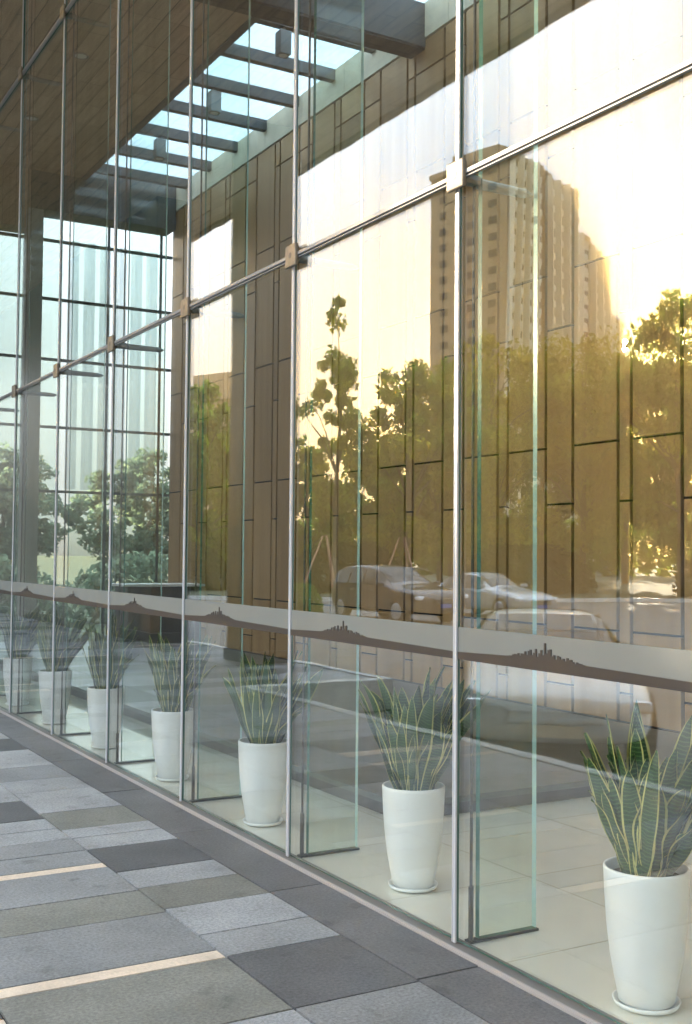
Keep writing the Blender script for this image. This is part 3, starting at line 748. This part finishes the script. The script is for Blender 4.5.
# ------------------------------------------------------------------ cars
def car(kind, loc, rz, paint, lab, plate='plate'):
    suv = kind == 'suv'
    t = thing('suv' if suv else 'sedan', lab, 'car', loc, rz)
    up = .14 if suv else 0.
    # x, zbottom, zbelt, half width, roof z, roof half width
    if suv: S = [(2.32, .42, .74, .60, .74, .5), (2.26, .30, .88, .80, .89, .62), (2.0, .27, .97, .88, 1.0, .70), (1.5, .27, 1.02, .92, 1.07, .72), (1.0, .27, 1.05, .93, 1.12, .70), (.62, .27, 1.07, .93, 1.36, .66), (.2, .27, 1.08, .93, 1.63, .66),
             (-.4, .27, 1.09, .93, 1.70, .67), (-1.0, .27, 1.10, .93, 1.70, .66), (-1.6, .27, 1.11, .92, 1.64, .64), (-2.0, .28, 1.11, .90, 1.48, .62), (-2.22, .32, 1.10, .85, 1.15, .62), (-2.32, .42, .9, .70, .92, .6)]
    else: S = [(2.38, .38, .60, .58, .60, .5), (2.30, .26, .70, .78, .71, .60), (2.05, .22, .78, .86, .81, .68), (1.6, .22, .84, .90, .89, .70), (1.1, .22, .88, .91, .95, .70), (.85, .22, .90, .91, 1.00, .68), (.45, .22, .91, .91, 1.22, .62), (.05, .22, .92, .91, 1.39, .58),
             (-.5, .22, .93, .91, 1.44, .58), (-1.0, .22, .94, .91, 1.40, .57), (-1.4, .22, .95, .90, 1.25, .60), (-1.75, .22, .95, .89, 1.05, .66), (-2.1, .24, .94, .85, .97, .68), (-2.32, .30, .86, .76, .88, .6), (-2.4, .40, .70, .62, .72, .5)]
    ring = []
    for x, zb, zt, w, rzf, rw in S:
        zm = (zb + zt) / 2
        half = [(0, zb), (w * .86, zb), (w * .97, zb + .10), (w, zm), (w * .965, zt), (rw + .02, max(zt + .005, rzf - .05)), (rw * .86, rzf), (0, rzf + .015)]
        full = [(x, y, z) for y, z in half] + [(x, -y, z) for y, z in reversed(half[1:-1])]
        ring.append(full)
    n = len(ring[0]); gb = MB(); gw = {'side_window': MB(), 'side_window ': MB(), 'windscreen': MB(), 'rear_window': MB()}
    gb.v = [p for r in ring for p in r]
    cab = [i for i in range(len(S)) if S[i][4] - S[i][2] > .2]
    c0, c1 = cab[0], cab[-1]
    for i in range(len(ring) - 1):
        for j in range(n):
            a, b, c, d = i * n + j, i * n + (j + 1) % n, (i + 1) * n + (j + 1) % n, (i + 1) * n + j
            side = j in (4, n - 5)
            topf = j in (5, 6, n - 7, n - 6)
            key = None
            if side and c0 <= i < c1: key = 'side_window' if j == 4 else 'side_window '
            elif topf and c0 - 1 <= i <= c0: key = 'windscreen'
            elif topf and c1 - 1 <= i <= c1: key = 'rear_window'
            gb.f.append((a, d, c, b)); gb.m.append(0)
            if key:
                P = [Vector(gb.v[q]) for q in (a, d, c, b)]; cen = sum(P, Vector()) / 4
                nn = (P[1] - P[0]).cross(P[3] - P[0])
                if nn.length < 1e-9: continue
                nn.normalize()
                if nn.dot(cen - Vector((cen.x, 0, .9))) < 0: nn = -nn
                gw[key].quad([cen + (p - cen) * (.90 if side else .97) + nn * .012 for p in P])
    gb.f.append(tuple(range(n))); gb.m.append(0); gb.f.append(tuple(reversed(range((len(ring) - 1) * n, len(ring) * n)))); gb.m.append(0)
    body = gb.build('body', paint, t, smooth=True, recalc=True)
    md = body.modifiers.new('s', 'SUBSURF'); md.levels = 1; md.render_levels = 1
    for k, q in gw.items():
        if q.v: q.build(k.strip(), M['carglass'], t, recalc=False)
    R = .36 if suv else .33
    for xx in (1.42, -1.42):
        for sy in (1, -1):
            g = MB(); yy = sy * .80
            g.tube((xx, yy - sy * .1, R), (xx, yy + sy * .135, R), R, n=28); w = g.build('wheel', M['tyre'], t, smooth=False)
            g = MB(); g.tube((xx, yy + sy * .136, R), (xx, yy + sy * .15, R), R * .68, R * .6, n=20); g.build('rim', M['rim'], w)
    zz = .62 + up
    for sy in (1, -1):
        g = MB(); g.box(2.08, 2.30 if not suv else 2.27, sy * .68 - .14, sy * .68 + .14, zz - .05, zz + .07); g.build('headlight', M['headlamp'], t, bevel=.03)
        g = MB(); g.box(-2.33, -2.2, sy * .64 - .14, sy * .64 + .14, .78 + up, .9 + up); g.build('tail_light', pbr('tail', (.4, .02, .02), .2), t, bevel=.02)
        for xd in (.15, -.75):
            g = MB(); g.box(xd - .09, xd + .09, sy * .905, sy * .945, .80 + up, .825 + up); g.build('door_handle', M['chrome'], t)
        g = MB(); g.box(.62, .80, sy * .93, sy * 1.08, .95 + up, 1.07 + up); g.build('wing_mirror', paint, t, bevel=.03)
    g = MB(); g.box(2.25, 2.395, -.42, .42, .46 + up, .60 + up); g.build('grille', M['grille'] if plate == 'plate' else paint, t, bevel=.02)
    g = MB(); g.box(2.396, 2.41, -.42, .42, .60 + up, .615 + up); g.box(2.396, 2.41, -.42, .42, .50 + up, .512 + up); g.build('grille_trim', M['chrome'] if plate == 'plate' else paint, t)
    g = MB(); g.box(2.38, 2.415, -.22, .22, .34 + up, .45 + up); g.build('licence_plate', M[plate], t)
    return t
car('sedan', (-19.9, 30.0, -.398), radians(-97), M['paint_silver'], 'silver sedan with a blue number plate mirrored above the frosted band')
car('suv', (-16.1, 29.6, -.398), radians(-95), M['paint_dark'], 'dark car with bright headlights mirrored left of the silver sedan')
car('sedan', (-5.7, 10.15, -.398), radians(-53), M['paint_white'], 'pale parked car mirrored large in the lower right pane', 'towerlight').scale = (1.05, 1.05, .95)

# ------------------------------------------------------------------ haze
hm, hn, HN, HL = mat('haze_air')
ho = HN('ShaderNodeOutputMaterial'); hv = HN('ShaderNodeVolumePrincipled'); HL(hv.outputs[0], ho.inputs['Volume'])
hv.inputs['Color'].default_value = (1.0, .70, .25, 1); hv.inputs['Density'].default_value = HAZE; hv.inputs['Anisotropy'].default_value = .93
g = MB(); g.box(-605, 605, -605, 605, -1.5, 82)
if HAZE: tag(g.build('haze', hm), kind='stuff')

# ------------------------------------------------------------------ camera
fw = Vector((0.49895646, 0.86582385, 0.03730311)); rr = Vector((0.86623487, -0.49956324, 0.00858593)); uu = Vector((-0.02606917, -0.02802925, 0.99926711))
cam = bpy.data.cameras.new('camera'); co = bpy.data.objects.new('camera', cam); C.objects.link(co)
co.matrix_world = Matrix(((rr.x, uu.x, -fw.x, -2.76093), (rr.y, uu.y, -fw.y, 0), (rr.z, uu.z, -fw.z, 1.6), (0, 0, 0, 1)))
cam.sensor_fit = 'VERTICAL'; cam.sensor_height = 36; cam.sensor_width = 24.33; cam.lens = 1134.186 / 1024 * 36
cam.clip_start = .05; cam.clip_end = 4000
sc.camera = co

# ------------------------------------------------------------------ light
VEIL = 2.6
sd = Vector((-.677, .712, .178)).normalized()
w = bpy.data.worlds.new('World'); sc.world = w; w.use_nodes = True
nt = w.node_tree; s = nt.nodes.new('ShaderNodeTexSky'); s.sky_type = 'NISHITA'; s.sun_disc = False
s.sun_elevation = math.asin(sd.z); s.sun_rotation = math.atan2(sd.x, sd.y); s.dust_density = 2.0; s.air_density = 1.0; s.ozone_density = 1.0
bg = nt.nodes['Background']; bg.inputs[1].default_value = .15; 
hs = nt.nodes.new('ShaderNodeHueSaturation'); hs.inputs['Saturation'].default_value = .35; nt.links.new(s.outputs[0], hs.inputs['Color'])
tc = nt.nodes.new('ShaderNodeTexCoord'); nz = nt.nodes.new('ShaderNodeTexNoise'); nz.inputs['Scale'].default_value = 2.5; nz.inputs['Detail'].default_value = 7
nt.links.new(tc.outputs['Generated'], nz.inputs['Vector'])
mr = nt.nodes.new('ShaderNodeMapRange'); mr.inputs[1].default_value = .3; mr.inputs[2].default_value = .7; mr.inputs[3].default_value = .72; mr.inputs[4].default_value = .94
nt.links.new(nz.outputs[0], mr.inputs[0])
mxs = nt.nodes.new('ShaderNodeMix'); mxs.data_type = 'RGBA'; nt.links.new(mr.outputs[0], mxs.inputs[0])
cap = nt.nodes.new('ShaderNodeVectorMath'); cap.operation = 'MINIMUM'; cap.inputs[1].default_value = (2.5, 2.5, 2.55); nt.links.new(hs.outputs[0], cap.inputs[0]); nt.links.new(cap.outputs[0], mxs.inputs[6])
sx = nt.nodes.new('ShaderNodeSeparateXYZ'); nt.links.new(tc.outputs['Generated'], sx.inputs[0])
vg = nt.nodes.new('ShaderNodeMapRange'); vg.inputs[1].default_value = 0; vg.inputs[2].default_value = 1; vg.inputs[3].default_value = .16; vg.inputs[4].default_value = 2.3
nt.links.new(sx.outputs['Z'], vg.inputs[0])
vs = nt.nodes.new('ShaderNodeVectorMath'); vs.operation = 'SCALE'; vs.inputs[0].default_value = (VEIL * .86, VEIL, VEIL * 1.17)
nt.links.new(vg.outputs[0], vs.inputs['Scale']); nt.links.new(vs.outputs[0], mxs.inputs[7])   # thin bright cloud veil
nt.links.new(mxs.outputs[2], bg.inputs[0])
sun = bpy.data.lights.new('sun', 'SUN'); sun.energy = 5.0; sun.angle = radians(.53); sun.color = (1., .82, .58)
so = bpy.data.objects.new('sun', sun); C.objects.link(so); so.rotation_euler = sd.to_track_quat('Z', 'Y').to_euler()

sc.view_settings.view_transform = 'Standard'; sc.view_settings.look = 'None'; sc.view_settings.exposure = 3.5; sc.view_settings.gamma = 1
sc.cycles.use_denoising = True
sc.cycles.max_bounces = 10; sc.cycles.diffuse_bounces = 4; sc.cycles.glossy_bounces = 4; sc.cycles.transparent_max_bounces = 48; sc.cycles.transmission_bounces = 4
sc.cycles.sample_clamp_indirect = 8.0
sc.cycles.caustics_reflective = False; sc.cycles.caustics_refractive = False
